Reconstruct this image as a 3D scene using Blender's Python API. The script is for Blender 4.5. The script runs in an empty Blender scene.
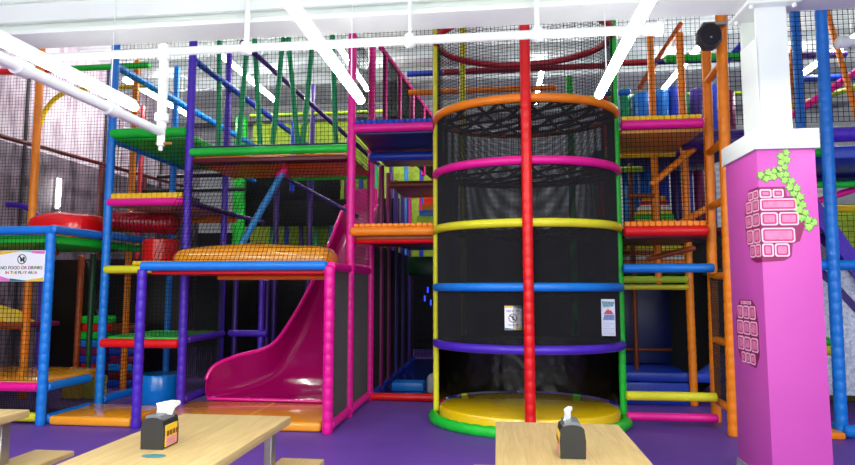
import bpy, bmesh, math, random
from mathutils import Vector, Matrix
random.seed(7)
S = bpy.context.scene
COL = S.collection
V = Vector
PI = math.pi

# ------------------------------------------------------------------ materials
def lin(c):
    return tuple(((x/255)/12.92 if x/255 <= .04045 else ((x/255+.055)/1.055)**2.4) for x in c) + (1,)

MATS = {}
def mat(name, rgb, rough=.4, var=.08, scale=9, bump=.05, bscale=60, spec=.5, metal=0, coat=0, rgb2=None, emit=0, sheen=0):
    if name in MATS: return MATS[name]
    m = bpy.data.materials.new(name); m.use_nodes = True
    nt = m.node_tree; b = nt.nodes['Principled BSDF']
    tc = nt.nodes.new('ShaderNodeTexCoord')
    nz = nt.nodes.new('ShaderNodeTexNoise'); nz.inputs['Scale'].default_value = scale; nz.inputs['Detail'].default_value = 4
    nt.links.new(tc.outputs['Object'], nz.inputs['Vector'])
    cr = nt.nodes.new('ShaderNodeValToRGB')
    c = lin(rgb); c2 = lin(rgb2) if rgb2 else tuple(min(1, x*(1-2*var)) for x in c[:3]) + (1,)
    cr.color_ramp.elements[0].position = .35; cr.color_ramp.elements[1].position = .65
    cr.color_ramp.elements[0].color = c2; cr.color_ramp.elements[1].color = c
    nt.links.new(nz.outputs['Fac'], cr.inputs['Fac'])
    nt.links.new(cr.outputs['Color'], b.inputs['Base Color'])
    b.inputs['Roughness'].default_value = rough; b.inputs['Metallic'].default_value = metal
    b.inputs['Specular IOR Level'].default_value = spec; b.inputs['Coat Weight'].default_value = coat
    if bump:
        n2 = nt.nodes.new('ShaderNodeTexNoise'); n2.inputs['Scale'].default_value = bscale
        nt.links.new(tc.outputs['Object'], n2.inputs['Vector'])
        bp = nt.nodes.new('ShaderNodeBump'); bp.inputs['Strength'].default_value = bump; bp.inputs['Distance'].default_value = .01
        nt.links.new(n2.outputs['Fac'], bp.inputs['Height']); nt.links.new(bp.outputs['Normal'], b.inputs['Normal'])
    if emit:
        b.inputs['Emission Color'].default_value = lin(rgb); b.inputs['Emission Strength'].default_value = emit
    MATS[name] = m
    return m

RGB = dict(blue=(14,126,226), navy=(8,30,92), royal=(20,62,190), purple=(80,40,194), violet=(58,28,120), pink=(242,18,152), plum=(120,16,84),
           orange=(255,140,10), rust=(168,72,18), yellow=(250,206,16), lemon=(232,228,40), green=(24,204,56), teal=(14,160,100), forest=(10,74,40),
           red=(240,18,22), crimson=(180,10,36), maroon=(96,16,24), lime=(172,214,40), sky=(52,150,222), black=(14,14,17), charcoal=(40,41,46),
           brown=(120,52,20), tan=(206,170,140), amber=(255,166,34), deepblue=(12,34,120), ochre=(230,152,64), white=(235,238,240), grey=(150,156,162))
def pad(c):
    return mat(c + '_vinyl', RGB[c], rough=.36, var=.05, scale=5, bump=.12, bscale=22, spec=.5)
def gloss(c):
    return mat(c + '_gloss', RGB[c], rough=.16, var=.03, scale=3, bump=.05, bscale=6, spec=.6, coat=.3)
NETM = mat('black_net_cord', (12,12,14), rough=.8, bump=0, spec=.2)
NETF = mat('grey_fine_net_cord', (27,28,33), rough=.7, bump=0, spec=.3)
WHITEP = mat('white_paint', (235,241,235), rough=.45, var=.015, scale=4, bump=.03)
STEEL = mat('brushed_steel', (170,165,155), rough=.35, metal=.8, bump=.02)

def wood_mat():
    m = bpy.data.materials.new('light_oak_laminate'); m.use_nodes = True
    nt = m.node_tree; b = nt.nodes['Principled BSDF']
    tc = nt.nodes.new('ShaderNodeTexCoord'); mp = nt.nodes.new('ShaderNodeMapping')
    mp.inputs['Scale'].default_value = (16, 1.0, 16)
    nt.links.new(tc.outputs['Object'], mp.inputs['Vector'])
    w = nt.nodes.new('ShaderNodeTexNoise'); w.inputs['Scale'].default_value = 2.6; w.inputs['Detail'].default_value = 7; w.inputs['Distortion'].default_value = 1.2
    nt.links.new(mp.outputs['Vector'], w.inputs['Vector'])
    cr = nt.nodes.new('ShaderNodeValToRGB')
    cr.color_ramp.elements[0].position = .36; cr.color_ramp.elements[1].position = .66
    cr.color_ramp.elements[0].color = lin((194,164,106)); cr.color_ramp.elements[1].color = lin((210,184,124))
    nt.links.new(w.outputs['Fac'], cr.inputs['Fac']); nt.links.new(cr.outputs['Color'], b.inputs['Base Color'])
    b.inputs['Roughness'].default_value = .42
    return m
WOOD = wood_mat()

def stripes_mat(name, c1, c2, scale, axis='Y', rough=.5, dist=0, noise_mix=.0):
    m = bpy.data.materials.new(name); m.use_nodes = True
    nt = m.node_tree; b = nt.nodes['Principled BSDF']
    tc = nt.nodes.new('ShaderNodeTexCoord')
    w = nt.nodes.new('ShaderNodeTexWave'); w.bands_direction = axis; w.inputs['Scale'].default_value = scale
    w.inputs['Distortion'].default_value = dist; w.inputs['Detail'].default_value = 2
    nt.links.new(tc.outputs['Object'], w.inputs['Vector'])
    cr = nt.nodes.new('ShaderNodeValToRGB')
    cr.color_ramp.elements[0].color = lin(c1); cr.color_ramp.elements[1].color = lin(c2)
    nt.links.new(w.outputs['Fac'], cr.inputs['Fac']); nt.links.new(cr.outputs['Color'], b.inputs['Base Color'])
    b.inputs['Roughness'].default_value = rough
    return m

# ------------------------------------------------------------------ mesh builder
WORLD = {}
class MB:
    def __init__(s): s.v = []; s.f = []; s.mi = []; s.cur = 0
    def add(s, vs, fs):
        o = len(s.v); s.v += [tuple(v) for v in vs]
        s.f += [tuple(i+o for i in f) for f in fs]; s.mi += [s.cur]*len(fs)
    def rows(s, rows, closed=True, cap=True):
        n = len(rows[0]); vs = [p for r in rows for p in r]; fs = []
        for i in range(len(rows)-1):
            for j in range(n if closed else n-1):
                k = (j+1) % n
                fs.append((i*n+j, i*n+k, (i+1)*n+k, (i+1)*n+j))
        if cap and closed:
            fs.append(tuple(reversed(range(n)))); fs.append(tuple(range((len(rows)-1)*n, len(rows)*n)))
        s.add(vs, fs)
    def tube(s, pts, r, n=12, round_ends=True, loop=False):
        pts = [V(p) for p in pts]; m = len(pts)
        rs = r if isinstance(r, (list, tuple)) else [r]*m
        tan = []
        for i in range(m):
            a = pts[(i-1) % m] if (loop or i) else pts[i]; b = pts[(i+1) % m] if (loop or i < m-1) else pts[i]
            tan.append((b-a).normalized())
        up = V((0,0,1)) if abs(tan[0].z) < .9 else V((1,0,0))
        nx = tan[0].cross(up).normalized()
        rows = []
        def ring(p, t, nx, rr):
            ny = t.cross(nx)
            return [p + (nx*math.cos(2*PI*j/n) + ny*math.sin(2*PI*j/n))*rr for j in range(n)]
        fr = []
        for i in range(m):
            nx = (nx - tan[i]*nx.dot(tan[i])).normalized(); fr.append(nx)
        if round_ends and not loop:
            for q, k in ((.0, .55), (.3, .86)):
                rows.append(ring(pts[0] - tan[0]*rs[0]*(.5-q)*.6, tan[0], fr[0], rs[0]*k))
        for i in range(m): rows.append(ring(pts[i], tan[i], fr[i], rs[i]))
        if round_ends and not loop:
            for q, k in ((.3, .86), (.0, .55)):
                rows.append(ring(pts[-1] + tan[-1]*rs[-1]*(.5-q)*.6, tan[-1], fr[-1], rs[-1]*k))
        if loop: rows.append(rows[0])
        s.rows(rows, True, not loop)
    def padded(s, p, q, r, seg=.112, n=14):
        p, q = V(p), V(q); L = (q-p).length; k = max(1, round(L/seg)); pts = []; rs = []
        for i in range(k):
            a = i/k; b = (i+1)/k; e = .007/L
            pts += [p.lerp(q, a + e*(.3 if i else .5)), p.lerp(q, a+2.2*e), p.lerp(q, b-2.2*e)]; rs += [r*.92, r, r]
        pts.append(p.lerp(q, 1-.4*.007/L)); rs.append(r*.92)
        s.tube(pts, rs, n)
    def box(s, x0, x1, y0, y1, z0, z1, bev=.01, seg=2):
        bm = bmesh.new(); bmesh.ops.create_cube(bm, size=1)
        for v in bm.verts:
            v.co = V(((x0+x1)/2 + v.co.x*(x1-x0), (y0+y1)/2 + v.co.y*(y1-y0), (z0+z1)/2 + v.co.z*(z1-z0)))
        if bev: bmesh.ops.bevel(bm, geom=bm.edges[:], offset=min(bev, .45*min(x1-x0, y1-y0, z1-z0)), segments=seg, affect='EDGES', profile=.5)
        s.bm(bm)
    def bm(s, bm, M=None):
        bm.verts.ensure_lookup_table(); bm.verts.index_update()
        s.add([(M @ v.co if M else v.co) for v in bm.verts], [[v.index for v in f.verts] for f in bm.faces]); bm.free()
    def prism(s, poly, d):                       # polygon (3D points) pushed along d
        n = len(poly); d = V(d); vs = [V(p) for p in poly] + [V(p)+d for p in poly]
        fs = [tuple(range(n)), tuple(reversed(range(n, 2*n)))] + [(i, i+n, (i+1) % n + n, (i+1) % n) for i in range(n)]
        s.add(vs, fs)
    def cord(s, pts, t):                         # thin three-sided cord
        s.tube(pts, t, 3, round_ends=False)
    def net(s, o, u, v, cell=.05, t=.0028):
        o, u, v = V(o), V(u), V(v); nu = max(1, round(u.length/cell)); nv = max(1, round(v.length/cell))
        for i in range(nu+1): s.cord([o+u*(i/nu), o+u*(i/nu)+v], t)
        for j in range(nv+1): s.cord([o+v*(j/nv), o+v*(j/nv)+u], t)
    def lathe(s, prof, c, n=28):
        s.rows([[V((c[0]+r*math.cos(2*PI*j/n), c[1]+r*math.sin(2*PI*j/n), c[2]+z)) for j in range(n)] for r, z in prof])
    def build(s, name, m, parent=None, base=None, label=None, flat=False, flip=True):
        me = bpy.data.meshes.new(name)
        w = WORLD.get(parent.name, V((0,0,0))) if parent else V(base if base else (0,0,0))
        me.from_pydata([tuple(V(p)-w) for p in s.v], [], s.f)
        ms = m if isinstance(m, (list, tuple)) else [m]
        for k in ms: me.materials.append(k)
        if len(ms) > 1: me.polygons.foreach_set('material_index', s.mi)
        bm = bmesh.new(); bm.from_mesh(me); bmesh.ops.recalc_face_normals(bm, faces=bm.faces[:]); bm.to_mesh(me); bm.free()
        me.polygons.foreach_set('use_smooth', [not flat]*len(me.polygons))
        if not flat: me.set_sharp_from_angle(angle=math.radians(38))
        me.update()
        o = bpy.data.objects.new(name, me); COL.objects.link(o)
        if parent: o.parent = parent
        else: o.location = w
        WORLD[o.name] = w.copy()
        if label: o['label'] = label
        return o

def thing(name, label, cat, loc, group=None, kind=None):
    o = bpy.data.objects.new(name, None); COL.objects.link(o); o.location = loc; o.empty_display_size = .1
    WORLD[o.name] = V(loc); tag(o, label, cat, group, kind); return o
def tag(o, label=None, cat=None, group=None, kind=None):
    if label: o['label'] = label
    if cat: o['category'] = cat
    if group: o['group'] = group
    if kind: o['kind'] = kind
    return o
def copy_thing(src, loc, label, group=None):
    r = src.copy(); COL.objects.link(r); r.location = loc; r['label'] = label
    if group: r['group'] = group
    WORLD[r.name] = V(loc)
    for ch in list(src.children):
        c = ch.copy(); COL.objects.link(c); c.parent = r
        for g in list(ch.children):
            d = g.copy(); COL.objects.link(d); d.parent = c
    return r

class Bay:                                       # one lift-out section of the soft play frame
    def __init__(s, name, label, cat, loc): s.t = thing(name, label, cat, loc)
    def post(s, x, y, z0, z1, c, r=.051, pad_=True, lean=0):
        b = MB()
        if pad_: b.padded((x, y, z0), (x+lean, y, z1), r)
        else: b.tube([(x, y, z0), (x+lean, y, z1)], r, 12)
        return b.build('post', pad(c), s.t, label=f'{c} padded post')
    def bar(s, p, q, c, r=.05, name='beam', pad_=False, gl=False):
        b = MB()
        if pad_: b.padded(p, q, r)
        else: b.tube([p, q], r, 14)
        return b.build(name, gloss(c) if gl else pad(c), s.t, label=f'{c} padded {name}')
    def bx(s, x0, x1, y, z, c, r=.05, **k): return s.bar((x0, y, z), (x1, y, z), c, r, **k)
    def by(s, x, y0, y1, z, c, r=.05, **k): return s.bar((x, y0, z), (x, y1, z), c, r, **k)
    def curve(s, pts, c, r=.05, name='hoop'):
        b = MB(); b.tube(pts, r, 12); return b.build(name, pad(c), s.t, label=f'{c} curved {name}')
    def deck(s, x0, x1, y0, y1, z0, z1, c, name='deck', bev=.02, gl=False):
        b = MB(); b.box(x0, x1, y0, y1, z0, z1, bev); return b.build(name, gloss(c) if gl else pad(c), s.t, label=f'{c} {name}')
    def strip(s, x0, x1, y, z, c, h=.05, d=.05):
        b = MB(); n = max(1, round((x1-x0)/.066)); w = (x1-x0)/n
        for i in range(n): b.box(x0+i*w+.002, x0+(i+1)*w-.002, y-d/2, y+d/2, z-h/2, z+h/2, .008, 1)
        return b.build('edge_trim', pad(c), s.t, label=f'{c} stitched edge trim')
    def net(s, o, u, v, cell=.05, t=.0028):
        b = MB(); b.net(o, u, v, cell, t); return b.build('net', NETF if cell < .027 else NETM, s.t, label='black net', flat=True)

# ------------------------------------------------------------------ the setting
def struct(o, label=None): o['kind'] = 'structure'; o['label'] = label or o.name.replace('_', ' '); return o
b = MB(); b.box(-8, 8, -3.5, 15, -.1, 0, 0)
struct(b.build('floor', mat('purple_floor', (106,68,168), rough=.55, var=.06, scale=2.5, bump=.08, bscale=140)), 'purple soft floor')
b = MB(); b.box(-8, 8, -3.5, 15, 5.9, 6.0, 0)
struct(b.build('ceiling', stripes_mat('corrugated_ceiling', (206,209,212), (236,238,240), 1.6, 'Y')), 'white corrugated roof deck')
def streak_mat(name, c1, c2):
    m = bpy.data.materials.new(name); m.use_nodes = True; nt = m.node_tree; bs = nt.nodes['Principled BSDF']
    tc = nt.nodes.new('ShaderNodeTexCoord'); mp = nt.nodes.new('ShaderNodeMapping'); mp.inputs['Scale'].default_value = (1, 5, 1.1)
    nz = nt.nodes.new('ShaderNodeTexNoise'); nz.inputs['Scale'].default_value = 1.6; nz.inputs['Detail'].default_value = 6; nz.inputs['Distortion'].default_value = .6
    cr = nt.nodes.new('ShaderNodeValToRGB'); cr.color_ramp.elements[0].position = .34; cr.color_ramp.elements[1].position = .62
    cr.color_ramp.elements[0].color = lin(c1); cr.color_ramp.elements[1].color = lin(c2)
    nt.links.new(tc.outputs['Object'], mp.inputs['Vector']); nt.links.new(mp.outputs['Vector'], nz.inputs['Vector']); nt.links.new(nz.outputs['Fac'], cr.inputs['Fac']); nt.links.new(cr.outputs['Color'], bs.inputs['Base Color'])
    bs.inputs['Roughness'].default_value = .6; return m
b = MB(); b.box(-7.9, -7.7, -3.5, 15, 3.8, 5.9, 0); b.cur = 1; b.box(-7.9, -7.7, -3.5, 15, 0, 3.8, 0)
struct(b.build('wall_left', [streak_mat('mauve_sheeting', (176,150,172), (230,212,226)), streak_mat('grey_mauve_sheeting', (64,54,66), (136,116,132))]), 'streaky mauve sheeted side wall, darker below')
for y in (8.9, 10.9, 12.9):
    b = MB(); b.box(-7.7, -7.68, y-.03, y+.03, 0, 5.9, 0); struct(b.build('trim_1', mat('dark_wall_seam', (60,50,62), rough=.6)), 'dark vertical wall seam')
b = MB(); b.box(7.7, 7.9, -3.5, 15, 0, 5.9, 0)
struct(b.build('wall_right', mat('pale_side_wall', (190,190,196), rough=.7)), 'pale side wall')
b = MB(); b.box(-7.7, 7.7, 14.8, 15, 2.9, 5.9, 0); b.cur = 1; b.box(-7.7, 7.7, 14.75, 15, 0, 2.9, 0)
struct(b.build('wall_back', [stripes_mat('pale_ribbed_wall', (196,200,205), (230,233,236), 2.2, 'Z'), mat('navy_wall_shade', (18,20,34), rough=.8)]), 'back wall, pale above, interior shade painted below')  # lower part coloured navy to stand in for the dim interior
# roof trusses
for y in (8.6, 11.2, 13.6):
    b = MB(); b.box(-7.7, 7.7, y-.06, y+.06, 5.7, 5.82, .005, 1); b.box(-7.7, 7.7, y-.01, y+.01, 5.5, 5.7, .002, 1); b.box(-7.7, 7.7, y-.06, y+.06, 5.46, 5.5, .005, 1)
    struct(b.build('ceiling_purlin', mat('grey_roof_steel', (188,192,196), rough=.5)), 'grey roof purlin')
b = MB(); b.tube([(-6.5, 10, 5.45), (7, 10, 5.45)], .16, 20); struct(b.build('ceiling_duct', mat('galvanised_duct', (186,190,194), rough=.4, metal=.5)), 'round grey duct under the roof')

# white steel beam across the hall, with its column and the wrapped pillar
b = MB()
b.box(-8, 8, 4.55, 4.86, 3.66, 3.70, .004, 1); b.box(-8, 8, 4.57, 4.86, 3.96, 4.0, .004, 1)
b.box(-8, 8, 4.66, 4.75, 3.70, 3.96, 0); b.box(-8, 8, 4.60, 4.645, 3.79, 3.96, .006, 1)
struct(b.build('ceiling_beam', WHITEP), 'white steel beam across the hall')
pl = thing('pillar', 'pink pillar painted with brick lanterns and ivy under a white steel column', 'pillar', (2.11, 4.86, 0), kind='structure')
PINKP = mat('pink_wall_paint', (206,82,178), rough=.5, var=.03, scale=2, bump=.02)
X0, X1, Y0, Y1 = 1.89, 2.29, 4.57, 5.18
b = MB(); b.box(X0, X1, Y0, Y1, 0, 2.50, .006, 2); b.build('shaft', PINKP, pl)
b = MB(); b.box(X0-.012, X1+.012, Y0-.012, Y1+.012, 0, .15, .003, 1); b.build('baseboard', mat('grey_rubber_base', (150,152,160), rough=.5), pl, label='grey baseboard')
b = MB(); b.box(X0-.022, X1+.025, Y0-.022, Y1+.02, 2.50, 2.645, .006, 2); b.build('cap', WHITEP, pl, label='white cap board')
b = MB(); b.box(1.98, 2.21, 4.70, 4.72, 2.6, 3.66, .004, 1); b.box(1.98, 2.21, 4.97, 4.99, 2.6, 3.66, .004, 1); b.box(2.09, 2.12, 4.72, 4.97, 2.6, 3.66, 0)
b.box(1.975, 1.99, 4.70, 4.99, 2.62, 3.40, .003, 1)
b.build('steel_column', WHITEP, pl, label='white steel column')
b = MB(); b.box(1.9, 2.29, 4.62, 5.02, 3.635, 3.66, .003, 1)
for sx in (1.94, 2.25):
    for sy in (4.66, 4.95): b.tube([(sx, sy, 3.61), (sx, sy, 3.64)], .016, 6)
b.build('top_plate', WHITEP, pl, label='bolted white top plate')
# painted brick lanterns and ivy (flat painting on the pillar faces)
OUTL = mat('mural_outline', (150,24,92), rough=.5, bump=0); BRK = mat('mural_brick', (238,132,180), rough=.5, var=.12, scale=26, bump=0); BRI = mat('mural_brick_light', (255,208,230), rough=.5, var=.05, bump=0)
BRD = mat('mural_brick_deep', (206,56,120), rough=.5, var=.1, scale=40, bump=0)
def front(x, z, d): return V((x, Y0-d, z))
def side(y, z, d): return V((X0-d, y, z))
def rect(mb, face, a0, a1, z0, z1, d, cut=.0):
    c = min(abs(a1-a0), abs(z1-z0))*cut
    s = 1 if a1 > a0 else -1
    p = [(a0+s*c, z0), (a1-s*c, z0), (a1, z0+c), (a1, z1-c), (a1-s*c, z1), (a0+s*c, z1), (a0, z1-c), (a0, z0+c)] if c else [(a0, z0), (a1, z0), (a1, z1), (a0, z1)]
    q = [face(a, z, d) for a, z in p]; dv = face(0, 0, 0) - face(0, 0, .0012)
    mb.prism(q, dv)
def brick(o, m, face, a0, a1, z0, z1):
    g = .009 if a1 > a0 else -.009
    rect(m[0], face, a0, a1, z0, z1, .0034, .12)
    rect(m[1], face, a0+g*1.15, a1-g*1.15, z0+.010, z1-.010, .0046, .12)
    rect(m[2], face, a0+g*2.3, a1-g*2.3, z0+.021, z1-.021, .0058, .1)
def mural(label, outs, bricks):
    o0 = MB()
    for face, poly in outs:
        o0.prism([face(a, z, .0018) for a, z in poly], face(0, 0, 0)-face(0, 0, .0012))
    root = o0.build('brick_mural', OUTL, pl, label=label, flat=True)
    m = (MB(), MB(), MB())
    for face, a0, a1, z0, z1 in bricks: brick(root, m, face, a0, a1, z0, z1)
    for mb, nm, mt in zip(m, ('brick', 'brick_face', 'brick_face'), (BRI, BRD, BRK)):
        q = mb.build(nm, mt, root, flat=True)
# upper lantern wraps round the front left corner
rowsF = [(2.18, .062, .172), (2.099, .086, .256), (1.995, .094, .266), (1.877, .106, .235), (1.770, .094, .193)]
br = []
for i, (z, h, w) in enumerate(rowsF):
    wl = [.18, .235, .25, .24, .19][i]
    cuts = [[.09], [], [.125], [], [.085]][i]
    xs = [0] + cuts + [w]
    for a, c_ in zip(xs, xs[1:]): br.append((front, X0+a+.004, X0+c_-.004, z-h/2-.004, z+h/2-.004))
    ys = [0, wl*.5, wl]
    for a, c_ in zip(ys, ys[1:]): br.append((side, Y0+a+.004, Y0+c_-.004, z-h/2-.004, z+h/2-.004))
outF = [(X0, 2.225), (X0+.18, 2.225), (X0+.19, 2.155), (X0+.262, 2.145), (X0+.295, 2.08), (X0+.30, 1.94), (X0+.262, 1.83), (X0+.212, 1.81), (X0+.20, 1.72), (X0+.15, 1.69), (X0, 1.68)]
outS = [(Y0, 2.225), (Y0+.17, 2.225), (Y0+.20, 2.155), (Y0+.245, 2.14), (Y0+.265, 2.0), (Y0+.255, 1.83), (Y0+.205, 1.80), (Y0+.19, 1.71), (Y0+.1, 1.68), (Y0, 1.68)]
mural('pink brick lantern painted round the pillar corner', [(front, outF), (side, outS)], br)
yc = 4.888; br = []
for z, h, w in [(1.383, .025, .2), (1.31, .1, .34), (1.193, .105, .38), (1.072, .105, .38), (.965, .08, .26)]:
    n = 3 if w > .25 else 2
    for k in range(n):
        a = yc-w/2 + k*w/n; br.append((side, a+.005, a+w/n-.005, z-h/2, z+h/2))
mural('small pink brick lantern painted on the side of the pillar', [(side, [(yc-.11, 1.405), (yc+.11, 1.405), (yc+.17, 1.35), (yc+.205, 1.25), (yc+.205, 1.03), (yc+.14, .93), (yc-.13, .905), (yc-.2, 1.0), (yc-.205, 1.25), (yc-.17, 1.36)])], br)
LF = [(0, -.5), (.16, -.34), (.46, -.36), (.34, -.1), (.5, .16), (.2, .2), (0, .56), (-.2, .2), (-.5, .16), (-.34, -.1), (-.46, -.36), (-.16, -.34)]
ivd = MB(); ivl = MB()
def leaf(x, z, s, a):
    ca, sa = math.cos(a), math.sin(a)
    for mb, k, d in ((ivd, 1.2, .002), (ivl, 1.0, .0036)):
        mb.prism([front(x+(px*ca-pz*sa)*s*k, z+(px*sa+pz*ca)*s*k, d) for px, pz in LF], (0, .0012, 0))
def vine(pts, n, s):
    P = [V((p[0], 0, p[1])) for p in pts]; L = [0]
    for a, c_ in zip(P, P[1:]): L.append(L[-1]+(c_-a).length)
    for i in range(n):
        t = L[-1]*(i+.5)/n; k = max(j for j in range(len(P)-1) if L[j] <= t); u = (t-L[k])/(L[k+1]-L[k]); p = P[k].lerp(P[k+1], u)
        d = (P[k+1]-P[k]).normalized(); off = V((d.z, 0, -d.x))*(.017 if i % 2 else -.017); p = p+off
        leaf(p.x, p.z, s*(.9+.25*random.random()), math.atan2(d.z, d.x) + PI/2 + random.uniform(-.7, .7))
vine([(2.073, 2.49), (2.075, 2.42), (2.05, 2.335)], 6, .055)
vine([(2.05, 2.335), (1.94, 2.305), (1.912, 2.29)], 6, .055)
vine([(2.06, 2.32), (2.138, 2.198), (2.166, 2.089), (2.19, 1.995), (2.215, 1.95), (2.262, 1.945)], 15, .056)
o = ivd.build('ivy_mural', mat('mural_ivy_dark', (74,140,52), rough=.5, bump=0), pl, label='green ivy vine painted on the pillar', flat=True)
ivl.build('leaf', mat('mural_ivy_light', (176,222,108), rough=.5, rgb2=(134,204,80), scale=40, bump=0), o, label='pale green painted leaves', flat=True)

# ------------------------------------------------------------------ soft play frame
XA, XB, XC, XD, XE, XG, XH, XI = -4.95, -3.84, -2.83, -1.755, -.70, 1.36, 2.375, 3.43
F0, F1, F2 = 6.2, 7.0, 8.06
ZT = 4.9

# left entry section
e = Bay('entry_platform', 'low blue-posted play platform with an orange deck at the left end', 'play platform', (-5.9, 6.6, 0))
e.post(XA-.02, F0, 0, 2.10, 'blue')
e.bx(-7.3, XA-.02, F0, 2.14, 'blue'); e.by(XA-.01, F0, 7.0, 2.15, 'blue')
e.deck(-7.3, XA-.08, F0+.03, F1+.35, .36, .47, 'amber', gl=True)
e.bx(-7.3, XA-.07, F0-.02, .41, 'pink'); e.by(XA-.01, F0+.05, F1-.06, .40, 'blue'); e.by(XA, F0+.06, F1-.06, .06, 'blue')
e.bx(-7.3, XA-.1, F0+.05, .075, 'lemon')
e.net((-7.3, F0+.02, .47), (7.3+XA-.07, 0, 0), (0, 0, 1.63)); e.net((-7.3, F0+.06, .1), (7.3+XA-.07, 0, 0), (0, 0, .28), .02, .0035)
e.net((XA, F0+.06, .1), (0, .8, 0), (0, 0, .28), .02, .003)
e.deck(-7.3, XA-.07, F0+.12, 8.0, 2.0, 2.1, 'green'); e.bx(-7.3, -5.75, 7.3, 1.96, 'rust', .045)
e.post(-6.40, 7.62, 0, ZT, 'orange', lean=-.02); e.post(-6.36, 8.6, 0, 1.99, 'rust', .045)
e.post(-5.95, 8.3, 0, 1.99, 'forest', .04, pad_=False)
e.bx(-7.4, -6.42, 7.55, .98, 'rust', .05); e.deck(-7.4, -6.5, 7.6, 8.4, .93, 1.0, 'plum')
e.bx(-7.6, -6.44, 8.06, 4.75, 'red'); e.bx(-6.38, XA-.1, 8.06, 4.75, 'green', .045)
e.net((-7.5, 8.1, 2.2), (2.5, 0, 0), (0, 0, 2.6), .05, .0024)
e.post(-7.0, 8.6, 0, 1.99, 'forest', .04, pad_=False); e.post(-5.36, 8.25, 0, ZT, 'orange', .045)

# rear hoops and rails on the left
e.deck(-7.4, -5.0, 9.3, 9.34, 0, 1.96, 'black', 'shade_sheet', .005)  # black sheet added to darken the space behind the left platform
e.bar((-6.55, 8.9, .3), (-6.1, 8.9, 1.9), 'black', .03, 'brace'); e.bar((-6.05, 8.92, .3), (-6.5, 8.92, 1.9), 'black', .03, 'brace')
r = Bay('hoop_frame', 'rear frame of bent coloured hoops along the mauve wall', 'play frame', (-6.6, 9.5, 0))
def arc(cx, cy, cz, R, a0, a1, n=14, ay=0): return [(cx+R*math.cos(math.radians(a0+(a1-a0)*i/n)), cy+ay*i/n, cz+R*math.sin(math.radians(a0+(a1-a0)*i/n))) for i in range(n+1)]
r.curve([(-7.55, 9, 0), (-7.55, 9, 4.1)] + arc(-6.85, 9, 4.1, .68, 170, 90, 8) + [(-5.6, 9, 4.78)], 'yellow', .04)
r.curve([(-7.4, 8.3, 2.75)] + arc(-7.3, 8.3, 2.2, .55, 90, 10, 8) + [(-6.74, 8.3, 0)], 'purple', .045)
r.curve(arc(-4.95, 8.75, 3.25, .72, 180, 95, 10), 'blue', .035)
r.bar((-7.25, 7.9, 3.72), (-7.25, 13.5, 3.85), 'maroon', .035)
for y in (10.2, 11.6): r.post(-7.25, y, 0, 3.8, 'maroon', .035, pad_=False)
r.net((-7.5, 10.6, 2.1), (3.4, 0, 0), (0, 0, 2.6), .06, .0022)
r.post(-6.6, 10.4, 0, ZT, 'crimson', .04, pad_=False); r.post(-5.75, 10.6, 0, ZT, 'crimson', .04, pad_=False)
r.bx(-6.6, -4.6, 10.5, 3.3, 'charcoal', .04)
r.post(-5.1, 11.4, 0, ZT, 'green', .12, pad_=False)

# left climbing tower
t = Bay('climbing_tower', 'tall blue and purple post climbing tower with green and pink decks', 'climbing tower', (-4.4, 7.5, 0))
t.post(XA+.10, F1, 0, ZT+.4, 'blue'); t.post(XB+.04, F1, 0, ZT+.15, 'purple')
t.post(XA+.06, 8.55, 0, ZT, 'blue', .045); t.post(XB-.03, F2+.1, 0, 3.3, 'purple', .045)
xa, xb = XA+.15, XB-.01
t.deck(xa-.02, xb, F1+.02, 9.0, 3.36, 3.45, 'green'); t.bx(xa-.03, xb, F1-.01, 3.44, 'green', .062); t.by(XA+.1, F1+.1, 9.0, 3.35, 'blue', .03)
t.deck(xa, xb, F1+.02, 8.5, 2.52, 2.58, 'tan'); t.bx(xa-.03, xb, F1-.02, 2.56, 'pink', .05); t.strip(xa, xb, F1-.02, 2.635, 'yellow', .07)
t.bx(xa, xb, 8.5, 2.5, 'orange', .04); t.by(XB+.04, F1+.1, 8.6, 2.55, 'violet', .035)
t.deck(xa, xb, F1+.02, F2, 1.66, 1.73, 'rust'); t.bx(xa-.03, xb, F1-.02, 1.72, 'lemon', .05); t.strip(xa+.3, xb, F1+.02, 1.80, 'yellow', .05)
t.deck(xa, xb, F1+.02, F2, .82, .90, 'green'); t.bx(xa-.03, xb, F1-.02, .82, 'red', .055)
t.by(XA+.1, F1+.06, F2, .12, 'blue'); t.by(XB+.04, F1+.06, F2+.2, .15, 'purple', .05); t.by(XB+.04, F1+.1, F2, .86, 'purple', .045)
for xs_, xe_, c_ in ((-4.75, -4.42, 'rust'), (-4.4, -3.95, 'orange'), (-3.93, -3.75, 'red'), (-3.72, -2.75, 'green')): t.bx(xs_, xe_, F1, 5.15, c_, .05)
t.by(XA+.1, F1, 11.8, 4.34, 'blue', .05); t.by(XA+.13, 8.0, 11.45, 3.62, 'blue', .045); t.by(XB+.06, F1, 11.8, 4.36, 'royal', .045)
t.by(XA+.1, F1+.05, 8.5, 2.15, 'blue', .05)
t.net((xa, F1, 3.5), (xb-xa, 0, 0), (0, 0, 1.4)); t.net((xa, F1, 2.66), (xb-xa, 0, 0), (0, 0, .72)); t.net((xa, F1, 1.8), (xb-xa, 0, 0), (0, 0, .7)); t.net((xa, F1, .9), (xb-xa, 0, 0), (0, 0, .78))
t.net((XA+.1, F1+.05, .2), (0, 1.0, 0), (0, 0, 1.5), .05, .003); t.net((XB+.04, F1+.05, .2), (0, 1.0, 0), (0, 0, 1.45), .022, .0035)
t.net((xa, 9.0, .1), (1.0, 0, 0), (0, 0, 1.5), .03, .004)
t.bx(XA-.4, XB, 8.9, 3.25, 'charcoal', .03)

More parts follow.
